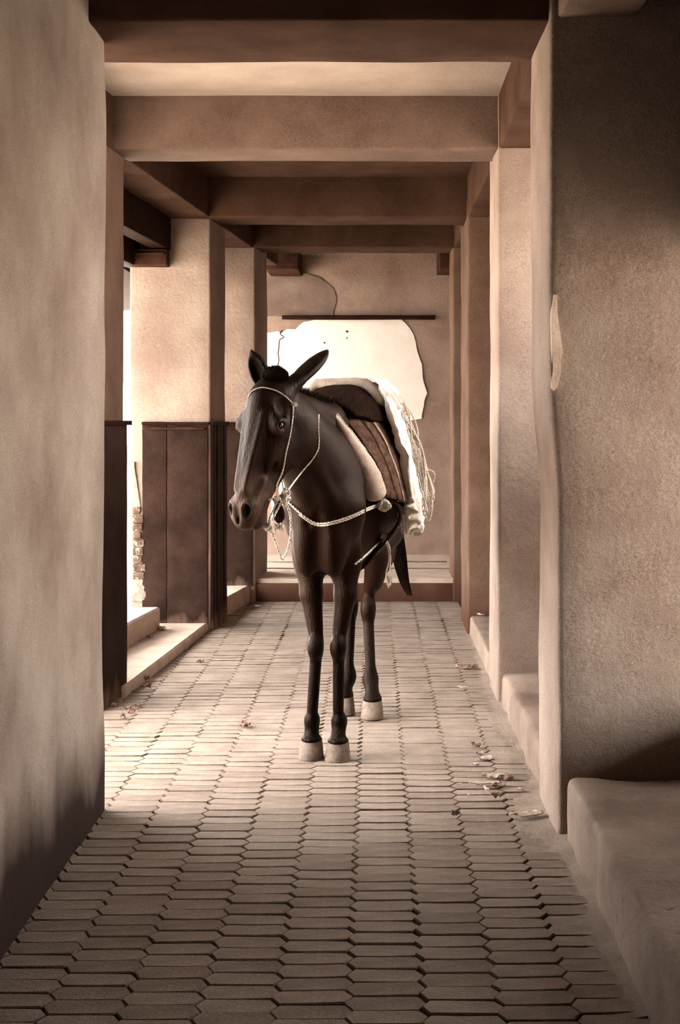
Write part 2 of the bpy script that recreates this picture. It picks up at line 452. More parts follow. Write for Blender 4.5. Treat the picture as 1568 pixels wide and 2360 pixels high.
slab('step_left_2', [(-1.555, 7.15), (-1.350, 9.16), (-1.95, 9.16), (-2.2, 7.15)], -.03, .19, M['step'])
slab('step_left_3', [(-1.07, 9.9), (-.935, 10.99), (-1.9, 10.99), (-1.9, 9.9)], -.03, .125, M['step'])
slab('step_left_4', [(-1.50, 5.0), (-1.36, 6.8), (-2.0, 6.8), (-2.0, 5.0)], -.03, .14, M['step'])
# --- courtyard outside
def gridplane(name, x0, x1, y0, y1, z, m):
    o = mesh_obj(name, [(x0, y0, z), (x1, y0, z), (x1, y1, z), (x0, y1, z)], [(0, 1, 2, 3)], m); o['kind'] = 'structure'; return o
gridplane('ground_left', -40, -1.75, -30, 60, .10, M['court'])
gridplane('ground_right', 1.7, 40, -30, 60, -.05, M['court'])
gridplane('ground_back', -1.75, 1.7, 13.2, 60, -.05, M['court'])
block('wall_rear', (-1.4, -.9, -.03), (2.0, -.7, 3.2), M['shade_tone'], step=.4)  # unseen dark wall, added to keep light out behind the camera
# --- platform and end wall
pf = block('platform', (-1.75, 11.03, -.03), (1.6, 13.1, .17), M['step'], r=.012, step=.12, amp=.003)
for k, yy in enumerate((11.75, 12.3)):
    block('step_edge', (-.9, yy, .165), (.62, yy+.02, .178+.004*k), M['kerb'], pf, r=.003, step=.2, amp=.004)
fr = block('platform_riser', (-.92, 10.995, -.03), (.62, 11.035, .135), M['plaster_dark'], r=.006, step=.12, amp=.003)
wb = block('wall_back', (-1.95, 13.05, -.03), (2.0, 13.3, 3.2), M['plaster_back'], r=.02, step=.12, amp=.008, freq=2)

def outline_patch(name, pix, Y, thick, m, parent, wob=.010):
    "a layer of plaster with an irregular edge, lying on a wall"
    pts = []
    for i in range(len(pix)):
        a, b = Vector(pix[i]), Vector(pix[(i+1) % len(pix)])
        n = max(1, int((b-a).length/10))
        for k in range(n):
            q = a.lerp(b, k/n); p = P(q.x, q.y, Y)
            p.x += wob*noise.noise(p*13); p.z += wob*noise.noise(p*13+Vector((5, 5, 5)))
            pts.append(p)
    bm = bmesh.new()
    vs = [bm.verts.new(p) for p in pts]; fc = bm.faces.new(vs)
    bmesh.ops.triangulate(bm, faces=[fc])
    ex = bmesh.ops.extrude_face_region(bm, geom=bm.faces[:])
    for e in ex['geom']:
        if isinstance(e, bmesh.types.BMVert): e.co.y -= thick
    bmesh.ops.recalc_face_normals(bm, faces=bm.faces[:])
    me = bpy.data.meshes.new(name); bm.to_mesh(me); bm.free(); me.materials.append(m)
    o = bpy.data.objects.new(name, me); C.objects.link(o); o.parent = parent; return o
WY = 13.052
outline_patch('white_plaster_patch', [(612, 768), (640, 764), (648, 768), (662, 758), (680, 758), (700, 742), (735, 735), (890, 735), (925, 737), (945, 757), (955, 770), (960, 800), (972, 840), (974, 870), (985, 905), (978, 925), (972, 965), (940, 970), (900, 985), (700, 1000), (560, 1000), (560, 775)], WY, .012, M['white'], wb)
outline_patch('cement_patch', [(560, 590), (690, 625), (740, 640), (768, 665), (776, 690), (768, 722), (768, 730), (600, 730), (560, 720)], WY, .010, M['grey_patch'], wb)
v, f = tube(catmull([P(x, y, WY-.012) for x, y in ((650, 762), (646, 770), (655, 777), (645, 783), (643, 800), (641, 815), (643, 830), (639, 850), (640, 880))], 3), .0045, 5)
mesh_obj('crack', v, f, M['soil'], wb)
for (x, y, r) in ((800, 764, 2.5), (800, 779, 1.6), (748, 790, 1.8)):
    p = P(x, y, WY-.015)
    v, f = tube([p+Vector((0, .01, 0)), p-Vector((0, .004, 0))], r*WY/F, 8)
    mesh_obj('nail_hole', v, f, M['soil'], wb)
rod = block('pipe', P(650, 734, 13.0)-Vector((0, .02, .010)), P(1003, 729, 13.0)+Vector((0, .03, .008)), M['wood'], None, kind=None, r=.008, step=.2, amp=.006, freq=4)
tag(rod, 'thin dark horizontal rod fixed across the end wall above the white patch', 'rod')
for (x0, x1, ya, yb, lb) in ((615, 690, 578, 625, 'stubby dark timber bracket at the top left of the end wall'), (1012, 1050, 578, 622, 'short pale timber bracket at the top right of the end wall')):
    a = P(x0, yb, 12.6); b = P(x1, ya, 12.6)
    br = block('bracket', (a.x, 12.45, a.z), (b.x, 13.06, b.z+.02), M['carved'], None, kind=None, r=.01, step=.1, amp=.004)
    tag(br, lb, 'bracket')

# --- dado panels, rope mouldings and battens on the left piers
def sh3(x, y): return x+SH*(y-9.42)
def rope_mould(name, a, b, r, parent, m):
    a, b = Vector(a), Vector(b); L = (b-a).length
    v, f = rope_geo([a, a.lerp(b, .5), b], r, 2, pitch=r*2.6, sides=6, n=4)
    return mesh_obj(name, v, f, m, parent)
def dado(par, x0, x1, y, z0, z1, gap=None):
    xs = [x0, x1] if gap is None else [x0, gap-.002, gap+.002, x1]
    for i in range(0, len(xs), 2):
        block('dado_panel', (xs[i], y-.014, z0), (xs[i+1], y+.01, z1), M['wainscot'], par, r=.004, step=.05, amp=.0022, freq=9)
    block('dado_cap', (x0, y-.032, z1-.006), (x1+.01, y+.01, z1+.012), M['wood'], par, r=.004, step=.05, amp=.003, freq=8)
    rope_mould('rope_moulding', (x0+.01, y-.022, z1-.030), (x1-.02, y-.022, z1-.030), .013, par, M['carved'])
dado(l3, -1.50, -1.075, 9.42, .05, 1.345, gap=-1.340)
dado(l4, -1.40, -.915, 10.97, .12, 1.345)
# side faces (towards the passage) of piers 2 and 3
v, f = rbox((-1.25, 6.79, -.01), (-1.232, 7.26, 1.345), r=.004, step=.06, amp=.002, shear=SH, y0=7.26)
mesh_obj('dado_panel', v, f, M['wainscot'], l2)
v, f = rbox((-1.25, 6.77, 1.34), (-1.212, 7.275, 1.362), r=.004, step=.06, amp=.002, shear=SH, y0=7.26)
mesh_obj('dado_cap', v, f, M['wood'], l2)
for k in range(4):
    y0 = 9.44+k*.12
    v, f = rbox((-1.062, y0, .0), (-1.046+.004*(k % 2), y0+.105, 1.335), r=.006, step=.06, amp=.003, freq=6, shear=SH, y0=9.42, seed=k)
    mesh_obj('batten', v, f, M['wainscot'], l3)
v, f = rbox((-1.062, 9.40, 1.335), (-1.035, 9.94, 1.36), r=.004, step=.06, amp=.002, shear=SH, y0=9.42)
mesh_obj('dado_cap', v, f, M['wood'], l3)
# exposed bricks and crumbling plaster on the outer corner of pier 3
rnd = random.Random(11)
for k in range(9):
    z = .34+k*.052
    w = .055+.010*math.sin(k*2.1)+.02*(1-k/9)
    o = block('brick', (-1.560, 9.395+rnd.uniform(0, .006), z), (-1.560+w, 9.43, z+.047), M['brick'], l3, r=.008, step=.02, amp=.007, freq=26, seed=k)
v, f = rbox((-1.570, 9.404, .19), (-1.475, 9.43, .345), r=.012, step=.02, amp=.010, freq=14); mesh_obj('plaster_scar', v, f, M['mortar'], l3)
def taper(p): 
    t = (p.z-.80)/.30
    p.x = -1.555+(p.x+1.555)*max(.12, 1-t); return p
v, f = rbox((-1.555, 9.404, .80), (-1.505, 9.43, 1.10), r=.008, step=.02, amp=.007, freq=14, warp=taper); mesh_obj('plaster_scar', v, f, M['mortar'], l3)
# corbel with rope carving under the lintel
cb = block('corbel', (-1.62, 9.29, 2.36), (-1.325, 9.425, 2.465), M['carved'], l3, r=.008, step=.05, amp=.003)
rope_mould('rope_moulding', (-1.62, 9.285, 2.435), (-1.34, 9.285, 2.435), .012, l3, M['carved'])
# peeled strip of plaster on the corner of the nearest right pier
def scar_geo():
    pix = [(1270, 680), (1278, 682), (1280, 720), (1286, 770), (1291, 810), (1288, 830), (1287, 860), (1281, 890), (1272, 900), (1266, 892), (1267, 850), (1265, 800), (1266, 720)]
    return pix
sc = outline_patch('plaster_scar', [(x+4, y) for x, y in scar_geo()], 4.752, .026, M['leather'], r1, wob=.003)

# ================================================================= MULE
YAW = math.radians(-8.0)
MO = Vector((-.192, 5.80, 0))
ca, sa = math.cos(-YAW), math.sin(-YAW)       # local x = (ca,-sa), local y = (sa,ca)
def to_local(w):
    d = Vector(w)-MO; return Vector((d.x*ca-d.y*sa, d.x*sa+d.y*ca, d.z))
def vec_local(d): return Vector((d[0]*ca-d[1]*sa, d[0]*sa+d[1]*ca, d[2]))
def ML(px, py, Y): return to_local(P(px, py, Y))
# head frame
HD = Vector((-.14, -.167, -.976)).normalized()      # down the face
HL = Vector((.766, -.643, 0)).normalized()          # the mule's left, right in the picture
HN = -(HL.cross(HD)).normalized()                   # out of the forehead
HO = P(591, 877, 5.30)
hd, hl, hn, ho = vec_local(HD), vec_local(HL), vec_local(HN), to_local(HO)
def H(u, v, w): return ho+hd*u+hl*v+hn*w
HR = np.array([[*hd], [*hl], [*hn]])

RES = .0052
LO = np.array([-.42, -.72, -.01]); HI = np.array([.34, 1.42, 1.66])
dims = np.ceil((HI-LO)/RES).astype(int)+1
FIELD = np.full(dims, 1.0, dtype=np.float32)
gxs = [LO[i]+RES*np.arange(dims[i]) for i in range(3)]
def region(lo, hi, pad):
    a = np.maximum(((np.array(lo)-pad-LO)/RES).astype(int), 0)
    b = np.minimum(((np.array(hi)+pad-LO)/RES).astype(int)+2, dims)
    sl = tuple(slice(a[i], b[i]) for i in range(3))
    X = gxs[0][sl[0]][:, None, None].astype(np.float32); Y = gxs[1][sl[1]][None, :, None].astype(np.float32); Z = gxs[2][sl[2]][None, None, :].astype(np.float32)
    return sl, X, Y, Z
def put(sl, d, k, cut=False):
    f = FIELD[sl]
    if cut: 
        d = -d; h = np.maximum(k-np.abs(f-d), 0)/k
        FIELD[sl] = np.maximum(f, d)+h*h*k*.25
    else:
        h = np.maximum(k-np.abs(f-d), 0)/k
        FIELD[sl] = np.minimum(f, d)-h*h*k*.25
def cone(a, b, r1, r2, k=.04, cut=False):
    a = np.array(a, dtype=np.float32); b = np.array(b, dtype=np.float32); rm = max(r1, r2)
    sl, X, Y, Z = region(np.minimum(a, b)-rm, np.maximum(a, b)+rm, k+2*RES)
    ab = b-a; L = float(ab @ ab)+1e-12
    t = np.clip(((X-a[0])*ab[0]+(Y-a[1])*ab[1]+(Z-a[2])*ab[2])/L, 0, 1)
    d = np.sqrt((X-a[0]-t*ab[0])**2+(Y-a[1]-t*ab[1])**2+(Z-a[2]-t*ab[2])**2)-(r1+(r2-r1)*t)
    put(sl, d, k, cut)
def ell(c, r, k=.05, R=None, cut=False):
    c = np.array(c, dtype=np.float32); rm = max(r) if R is not None else None
    e = np.array([rm]*3) if R is not None else np.array(r)
    sl, X, Y, Z = region(c-e, c+e, k+2*RES)
    x, y, z = X-c[0], Y-c[1], Z-c[2]
    if R is not None:
        x, y, z = (R[0][0]*x+R[0][1]*y+R[0][2]*z, R[1][0]*x+R[1][1]*y+R[1][2]*z, R[2][0]*x+R[2][1]*y+R[2][2]*z)
    k0 = np.sqrt((x/r[0])**2+(y/r[1])**2+(z/r[2])**2); k1 = np.sqrt((x/r[0]**2)**2+(y/r[1]**2)**2+(z/r[2]**2)**2)+1e-9
    put(sl, k0*(k0-1)/k1, k, cut)
# trunk
ell((0, .66, 1.06), (.255, .46, .315), .10)
ell((0, .40, 1.00), (.175, .32, .30), .10)
ell((0, 1.02, 1.16), (.225, .27, .225), .10)
cone((0, .20, 1.36), (0, .50, 1.37), .045, .065, .10)
cone((0, .5, 1.35), (0, 1.1, 1.34), .08, .06, .10)
# breast
ell((-.005, .06, 1.00), (.125, .19, .24), .08)
for s in (-1, 1):
    ox = -.010
    ell((ox+s*.055, -.065, .890), (.056, .075, .150), .060)
    cone((s*.025, .28, 1.30), (ox+s*.086, -.01, 1.00), .042, .066, .06)
    cone((ox+s*.088, -.01, 1.00), (ox+s*.076, .10, .79), .062, .056, .05)
    cone((ox+s*.098, .06, 1.10), (ox+s*.110, .0, .92), .014, .018, .04)
cone((-.005, -.150, 1.12), (-.008, -.150, .80), .016, .018, .035, cut=True)
cone((.050, -.130, 1.16), (.062, -.125, .98), .010, .010, .03, cut=True)
cone((-.070, -.120, 1.10), (-.045, -.135, .96), .010, .010, .03, cut=True)
# forelegs
for s, hx, hdy in ((-1, -.064, .004), (1, .047, -.012)):
    kx = -.045 if s < 0 else .047
    cone((s*.076-.008, .09, .82), (s*.070, .06, .66), .054, .047, .05)
    cone((s*.070, .06, .66), (kx, .035, .49), .045, .029, .014)
    ell((kx, .02, .452), (.034, .042, .056), .010)
    cone((kx, .045, .47), (kx, .048, .44), .028, .026, .010)
    cone((kx, .032, .42), (hx*.95, .036, .20), .0245, .0225, .012)
    cone((kx, .055, .40), (hx*.9, .058, .20), .015, .015, .015)
    ell((hx, .045, .155), (.032, .038, .040), .012)
    cone((hx, .050, .15), (hx, .030+hdy, .095), .028, .030, .012)
    ell((hx, .030+hdy, .080), (.043, .048, .020), .010)
# hind legs
for s, hip, stf, hock, fet, hf in ((-1, (-.10, 1.0, 1.12), (-.115, .84, .88), (-.066, 1.07, .50), (-.066, 1.00, .17), (-.078, .94)),
                                   (1, (.10, 1.0, 1.12), (.120, .82, .88), (.024, 1.03, .49), (.048, .93, .17), (.066, .86))):
    cone(hip, stf, .145, .095, .08)
    cone((hip[0]*1.0, hip[1]+.10, hip[2]), (stf[0]*.7, stf[1]+.15, .74), .11, .065, .06)
    cone(stf, (hock[0]+(stf[0]-hock[0])*.35, hock[1]-.05, hock[2]+.12), .075, .038, .05)
    cone((stf[0]*.8, stf[1]+.14, .76), (hock[0], hock[1], hock[2]+.05), .055, .026, .04)
    ell((hock[0], hock[1]-.01, hock[2]-.01), (.037, .050, .062), .025)
    cone((hock[0], hock[1]+.035, hock[2]+.04), (hock[0], hock[1]+.03, hock[2]-.04), .022, .020, .02)
    cone((hock[0], hock[1]-.01, hock[2]-.05), (fet[0], fet[1], fet[2]+.05), .026, .0235, .02)
    cone((hock[0], hock[1]+.018, hock[2]-.05), (fet[0], fet[1]+.022, fet[2]+.04), .016, .016, .015)
    ell((fet[0], fet[1], fet[2]-.005), (.034, .040, .048), .03)
    cone(fet, (hf[0], hf[1]+.01, .10), .031, .033, .02)
    ell((hf[0], hf[1]+.01, .085), (.043, .050, .022), .02)
# neck
poll = H(.03, 0, -.12); throat = H(.13, 0, -.22)
cone((0, .16, 1.24), poll+Vector((0, .05, -.09)), .080, .076, .09)
cone((0, .30, 1.37), poll, .045, .042, .08)
cone((0, .02, 1.04), throat+Vector((0, .03, -.03)), .112, .068, .10)
cone((.0, .10, 1.14), H(.10, 0, -.17), .110, .080, .08)
cone((-.045, .02, 1.12), H(.20, .0, -.215), .095, .062, .07)
for s in (-1, 1):
    cone((s*.05, -.10, 1.02), H(.17, s*.035, -.235), .030, .022, .03)     # muscle cord of the neck
# head
def he(u, v, w, ru, rv, rw, k=.03, cut=False): ell(H(u, v, w), (ru, rv, rw), k, HR, cut)
def hc(a, b, r1, r2, k=.03, cut=False): cone(H(*a), H(*b), r1, r2, k, cut)
he(.06, 0, -.085, .095, .078, .078, .04)
hc((.10, 0, -.075), (.27, 0, -.068), .060, .041, .04)
hc((.27, 0, -.066), (.45, 0, -.062), .041, .044, .03)
hc((.06, 0, -.04), (.43, 0, -.024), .042, .024, .03)
he(.20, 0, -.145, .105, .056, .085, .04)
for s in (-1, 1):
    he(.148, s*.080, -.068, .042, .027, .038, .040)
    he(.225, s*.053, -.100, .080, .026, .050, .045)
    hc((.105, s*.064, -.045), (.158, s*.097, -.042), .013, .011, .022)
    he(.205, s*.045, -.165, .085, .024, .078, .025)
    hc((.27, s*.034, -.18), (.42, s*.020, -.108), .026, .022, .025)
    hc((.185, s*.085, -.075), (.315, s*.056, -.070), .010, .007, .018)
    hc((.12, s*.044, -.022), (.40, s*.024, -.006), .012, .008, .020)
    hc((.36, s*.046, -.075), (.45, s*.045, -.045), .012, .012, .02)
    he(.468, s*.037, -.030, .040, .026, .032, .018)
he(.455, 0, -.065, .060, .052, .052, .03)
he(.508, 0, -.052, .036, .044, .036, .02)
he(.500, 0, -.104, .036, .034, .030, .016)
he(.45, 0, -.112, .05, .032, .026, .03)
he(.34, 0, -.10, .10, .036, .050, .03)
for s in (-1, 1):
    he(.482, s*.043, -.010, .027, .0155, .020, .010, cut=True)
    he(.474, s*.040, -.006, .018, .012, .014, .008, cut=True)
    hc((.536, s*.024, -.080), (.495, s*.044, -.084), .0065, .0065, .005, cut=True); hc((.495, s*.044, -.084), (.425, s*.047, -.098), .0065, .0060, .005, cut=True)
    he(.156, s*.108, -.056, .019, .014, .014, .010, cut=True)
    he(.095, s*.080, -.072, .026, .008, .016, .03, cut=True)      # hollow above the eye
    hc((.23, s*.064, -.105), (.31, s*.056, -.095), .004, .004, .02, cut=True)
hc((.540, -.034, -.082), (.540, .034, -.082), .006, .006, .006, cut=True)
hc((.47, 0, .0), (.52, 0, -.03), .004, .005, .012, cut=True)
for s in (-1, 1):   # lids
    hc((.135, s*.097, -.077), (.141, s*.106, -.041), .0080, .0080, .010)
    hc((.174, s*.096, -.071), (.171, s*.102, -.043), .0065, .0065, .010)
# ears
def ear(base, tip, opening, w, k=.02):
    base, tip = Vector(base), Vector(tip); ax = (tip-base); L = ax.length; ax.normalize()
    op = Vector(opening); op = (op-ax*op.dot(ax)).normalized(); sd_ = ax.cross(op)
    R = np.array([[*ax], [*op], [*sd_]]); c = base+ax*L*.50
    cone(base-ax*.03, base+ax*.05, .026, .028, .03)
    ell(c-ax*.005, (L*.50, w*.55, w), k, R)
    cone(base+ax*L*.66, tip, w*.55, .0055, .012)
    ell(c+op*w*.50-ax*.004, (L*.40, w*.48, w*.66), .006, R, cut=True)
ear(H(.005, -.050, -.105), ML(579, 808, 5.39), vec_local((-.35, -.95, .1)), .040)
ear(H(.005, .055, -.115), ML(756, 808, 5.50), vec_local((.25, .35, -.9)), .044)

def surface_nets(Fd):
    ins = Fd < 0
    c = np.zeros(tuple(np.array(Fd.shape)-1), dtype=np.int8)
    nx, ny, nz = c.shape
    for a in (0, 1):
        for b in (0, 1):
            for d in (0, 1):
                c += ins[a:a+nx, b:b+ny, d:d+nz]
    act = np.argwhere((c > 0) & (c < 8)); del c
    idx = -np.ones((nx, ny, nz), dtype=np.int32); idx[act[:, 0], act[:, 1], act[:, 2]] = np.arange(len(act))
    S = np.zeros((len(act), 3)); W = np.zeros(len(act))
    cor = [(a, b, d) for a in (0, 1) for b in (0, 1) for d in (0, 1)]
    val = {q: Fd[act[:, 0]+q[0], act[:, 1]+q[1], act[:, 2]+q[2]].astype(np.float64) for q in cor}
    for q in cor:
        for ax in range(3):
            if q[ax] == 0:
                p = list(q); p[ax] = 1; p = tuple(p)
                v0, v1 = val[q], val[p]; m = (v0 < 0) != (v1 < 0)
                t = np.where(m, v0/np.where(m, v0-v1, 1), 0)
                for j in range(3):
                    S[:, j] += np.where(m, q[j]+(t if j == ax else 0), 0)
                W += m
    V = act+S/W[:, None]
    quads = []
    for ax in range(3):
        o1, o2 = (ax+1) % 3, (ax+2) % 3
        A = ins; s0 = [slice(None)]*3; s1 = [slice(None)]*3; s0[ax] = slice(0, -1); s1[ax] = slice(1, None)
        ch = A[tuple(s0)] != A[tuple(s1)]
        e = np.argwhere(ch); sgn = A[tuple(s0)][e[:, 0], e[:, 1], e[:, 2]]
        ok = (e[:, o1] > 0) & (e[:, o2] > 0) & (e[:, o1] < idx.shape[o1]) & (e[:, o2] < idx.shape[o2])
        e, sgn = e[ok], sgn[ok]
        def cell(d1, d2):
            q = e.copy(); q[:, o1] -= d1; q[:, o2] -= d2; return idx[q[:, 0], q[:, 1], q[:, 2]]
        Q = np.stack([cell(1, 1), cell(0, 1), cell(0, 0), cell(1, 0)], 1)
        Q[~sgn] = Q[~sgn][:, ::-1]
        quads.append(Q)
    return V, np.concatenate(quads)
SV, SQ = surface_nets(FIELD)
SV = LO+RES*SV
# keep the largest connected surface, light smoothing
E = np.concatenate([SQ[:, [0, 1]], SQ[:, [1, 2]], SQ[:, [2, 3]], SQ[:, [3, 0]]])
for _ in range(3):
    acc = np.zeros_like(SV); cnt = np.zeros(len(SV))
    for j in range(3): acc[:, j] = np.bincount(E[:, 0], SV[E[:, 1], j], len(SV))+np.bincount(E[:, 1], SV[E[:, 0], j], len(SV))
    cnt = np.bincount(E[:, 0], minlength=len(SV))+np.bincount(E[:, 1], minlength=len(SV))
    SV = SV*.5+.5*acc/cnt[:, None]
del FIELD

mule = empty('mule', MO, YAW)
tag(mule, 'dark brown mule standing in the passage with lowered head and one ear out sideways', 'mule')
me = bpy.data.meshes.new('body')
me.vertices.add(len(SV)); me.vertices.foreach_set('co', SV.astype(np.float32).ravel())
me.loops.add(SQ.size); me.loops.foreach_set('vertex_index', SQ.astype(np.int32).ravel())
me.polygons.add(len(SQ)); me.polygons.foreach_set('loop_start', np.arange(0, SQ.size, 4, dtype=np.int32)); me.polygons.foreach_set('loop_total', np.full(len(SQ), 4, dtype=np.int32))
me.update(calc_edges=True); me.validate(); me.polygons.foreach_set('use_smooth', [True]*len(me.polygons))
# coat pattern: mealy muzzle and eye rings, dark brown body, black points
rel = SV-np.array(ho); U = rel @ np.array(hd); Vv = rel @ np.array(hl); Wv = rel @ np.array(hn)
on_head = (Wv > -.30) & (SV[:, 1] < -.15)
def sstep(x, a, b): t = np.clip((x-a)/(b-a), 0, 1); return t*t*(3-2*t)
base = np.array([.0135, .0046, .0024]); black = np.array([.0042, .0016, .0009]); mealy = np.array([.082, .046, .033]); tan = np.array([.04, .018, .011])
col = np.tile(base, (len(SV), 1))
k = (1-sstep(SV[:, 2], .40, .62))[:, None]; col = col*(1-k)+black*k
k = (sstep(U, .30, .42)*on_head*(1-.5*sstep(U, .47, .51)))[:, None]; col = col*(1-k)+mealy*k
for s in (-1, 1):
    d = np.sqrt(((U-.172)/.8)**2+(Vv-s*.096)**2+(Wv+.050)**2); k = (on_head*(1-sstep(d, .016, .034))*.5)[:, None]; col = col*(1-k)+mealy*k
    d = np.sqrt((U-.156)**2+(Vv-s*.094)**2+(Wv+.056)**2); k = (on_head*(1-sstep(d, .016, .024)))[:, None]; col = col*(1-k)+np.array([.006, .003, .002])*k
    d = np.sqrt(((U-.480)/1.3)**2+(Vv-s*.040)**2+(Wv+.018)**2); k = (on_head*(1-sstep(d, .014, .024)))[:, None]; col = col*(1-k)+np.array([.006, .003, .002])*k
k = ((1-sstep(np.abs(Vv), .02, .055))*on_head*(1-sstep(U, .05, .12))*.7)[:, None]; col = col*(1-k)+black*k
k = (sstep(SV[:, 2], .95, .70)*sstep(np.abs(SV[:, 0]), .05, .0)*.4)[:, None]; col = col*(1-k)+tan*k
k = (sstep(SV[:, 2], float(H(0, 0, -.1).z)-.0, float(H(0, 0, -.1).z)+.04)*(SV[:, 1] < -.1)*.8)[:, None]; col = col*(1-k)+black*k
ca_ = me.color_attributes.new('coat', 'FLOAT_COLOR', 'POINT')
ca_.data.foreach_set('color', np.concatenate([col, np.ones((len(col), 1))], 1).astype(np.float32).ravel())
me.materials.append(M['coat'])
body = bpy.data.objects.new('body', me); C.objects.link(body); body.parent = mule
tri = np.concatenate([SQ[:, :3], SQ[:, [0, 2, 3]]])
bvh = BVHTree.FromPolygons([tuple(v) for v in SV], [tuple(int(i) for i in t) for t in tri])
cam_l = to_local((0, 0, EYE))
def on_body(px, py, lift=.006, Yd=6.0):
    "point of the mule's surface that the photo shows at this pixel, lifted off the skin"
    d = (ML(px, py, 6.0)-cam_l).normalized()
    h = bvh.ray_cast(cam_l, d)
    if h[0] is None: return ML(px, py, Yd)
    return h[0]-d*lift
def push_out(p, lift):
    loc, nrm, i, dist = bvh.find_nearest(p)
    if loc is None: return p
    if (p-loc).dot(nrm) < lift: return loc+nrm*lift
    return p

# hooves
def hoof(x, y, rz=0, sc=1.0):
    V, Fc = [], []; n = 20
    rings = [(0, .055, .060, 0), (.004, .0565, .0625, 0), (.035, .052, .056, .006), (.075, .046, .050, .014), (.083, .043, .046, .014)]
    for (z, rx, ry, off) in rings:
        for k in range(n):
            a = 2*PI*k/n; yy = math.sin(a)*ry*(1.0 if math.sin(a) < 0 else .86)
            V.append(Vector((x+math.cos(a)*rx*sc, y+yy*sc+off, z+.003)))
    for r in range(len(rings)-1):
        for k in range(n):
            k2 = (k+1) % n; Fc.append((r*n+k, r*n+k2, (r+1)*n+k2, (r+1)*n+k))
    Fc.append(tuple(range(n-1, -1, -1))); Fc.append(tuple((len(rings)-1)*n+k for k in range(n)))
    return mesh_obj('hoof', V, Fc, M['hoof'], mule)
hoof(-.064, .024, sc=.93); hoof(.047, .008, sc=.93); hoof(-.078, .935, sc=.95); hoof(.066, .855, sc=.95)
# eyes
for s in (-1, 1):
    c = H(.156, s*.0925, -.056)
    bm = bmesh.new(); bmesh.ops.create_uvsphere(bm, u_segments=20, v_segments=12, radius=.0185)
    for vv in bm.verts: vv.co += c
    em = bpy.data.meshes.new('eye'); bm.to_mesh(em); bm.free(); em.materials.append(M['eye'])
    em.polygons.foreach_set('use_smooth', [True]*len(em.polygons))
    eo = bpy.data.objects.new('eye', em); C.objects.link(eo); eo.parent = mule
# hair
def strands(name, gen, n, r, m, parent, sides=3):
    parts = []
    for i in range(n):
        pts = gen(i)
        k = len(pts); parts.append(tube(pts, r, sides, False, [max(r*(1-j/(k-1))**.7, r*.08) for j in range(k)]))
    v, f = join(parts); return mesh_obj(name, v, f, m, parent)
rh = random.Random(5)
fc = ML(634, 864, 5.36)
def g_fore(i):
    d = Vector((rh.gauss(0, 1), rh.gauss(0, .8), rh.gauss(.35, .8))).normalized()
    st = fc+Vector((d.x*.032, d.y*.036, d.z*.026-.010)); L = rh.uniform(.010, .022)
    q = d.orthogonal().normalized()*rh.uniform(.003, .010); q2 = d.cross(q)
    return [st, st+d*L*.4+q, st+d*L*.8+q2, st+d*L*1.05-q*.6]
strands('forelock', g_fore, 4500, .0018, M['hair'], mule)
ma, mb = poll+Vector((0, .03, .03)), Vector((0, .20, 1.40))
def g_mane(i):
    t = rh.random(); st = ma.lerp(mb, t); st = push_out(st, .0)
    d = Vector((rh.gauss(0, .45), rh.gauss(0, .3), 1)).normalized(); L = rh.uniform(.02, .042)
    return [st-d*.008, st+d*L*.6, st+d*L+Vector((rh.gauss(0, .006), 0, -.003))]
strands('mane', g_mane, 700, .0016, M['hair'], mule)
def g_tail(i):
    a = rh.random()*2*PI; q = math.sqrt(rh.random())
    pts = [(0, 1.22, 1.30), (.03, 1.335, 1.16), (.085, 1.33, .95), (.125, 1.30, .76), (.165, 1.27, .58), (.205, 1.25, .50)]
    w = [.012, .030, .040, .040, .025, .010]; L = rh.uniform(.75, 1.0)
    return catmull([Vector(p)+Vector((math.cos(a)*ww*q, math.sin(a)*ww*q, 0)) for p, ww in zip(pts, w)], 3)[:max(5, int(16*L))]
strands('tail', g_tail, 420, .0022, M['hair'], mule)

# ================================================================= TACK
def at_mule(name): return empty(name, MO, YAW)
def arch_loft(stations, n_side=18, n_len=10, wr=.0, seed=0, tmin=-1, tmax=1):
    """cloth over the back: stations (s, [(t,z) from ridge to hem]) mirrored; returns verts/faces"""
    rows = []
    ss = [Vector((s, 0, 0)) for s, _ in stations]
    prof = []
    for s, pr in stations:
        full = [Vector((-t, s, z)) for t, z in reversed(pr[1:])]+[Vector((t, s, z)) for t, z in pr] if pr[0][0] == 0 else [Vector((-t, s, z)) for t, z in reversed(pr)]+[Vector((t, s, z)) for t, z in pr]
        cv = catmull(full, 8); L = [0]
        for a, b in zip(cv, cv[1:]): L.append(L[-1]+(b-a).length)
        out = []; N = 2*n_side
        for k in range(N+1):
            d = L[-1]*k/N; j = 0
            while j < len(L)-2 and L[j+1] < d: j += 1
            out.append(cv[j].lerp(cv[j+1], (d-L[j])/max(L[j+1]-L[j], 1e-9)))
        prof.append(out)
    N = 2*n_side; cols = []
    for k in range(N+1): cols.append(catmull([p[k] for p in prof], max(1, n_len//max(1, len(prof)-1))))
    nr = len(cols[0]); V, Fc = [], []
    i0, i1 = int((tmin+1)/2*N), int((tmax+1)/2*N)
    for k in range(i0, i1+1):
        for r in range(nr):
            p = cols[k][r].copy()
            if wr: 
                nn = Vector((p.x, 0, p.z-1.0)).normalized(); p += nn*wr*(noise.noise(Vector((p.x*14+seed, p.y*26, p.z*6)))+.5*noise.noise(p*40))
            V.append(p)
    for k in range(i1-i0):
        for r in range(nr-1):
            Fc.append((k*nr+r, (k+1)*nr+r, (k+1)*nr+r+1, k*nr+r+1))
    return V, Fc
def thick(o, t, off=1):
    md = o.modifiers.new('thickness', 'SOLIDIFY'); md.thickness = t; md.offset = off; return o

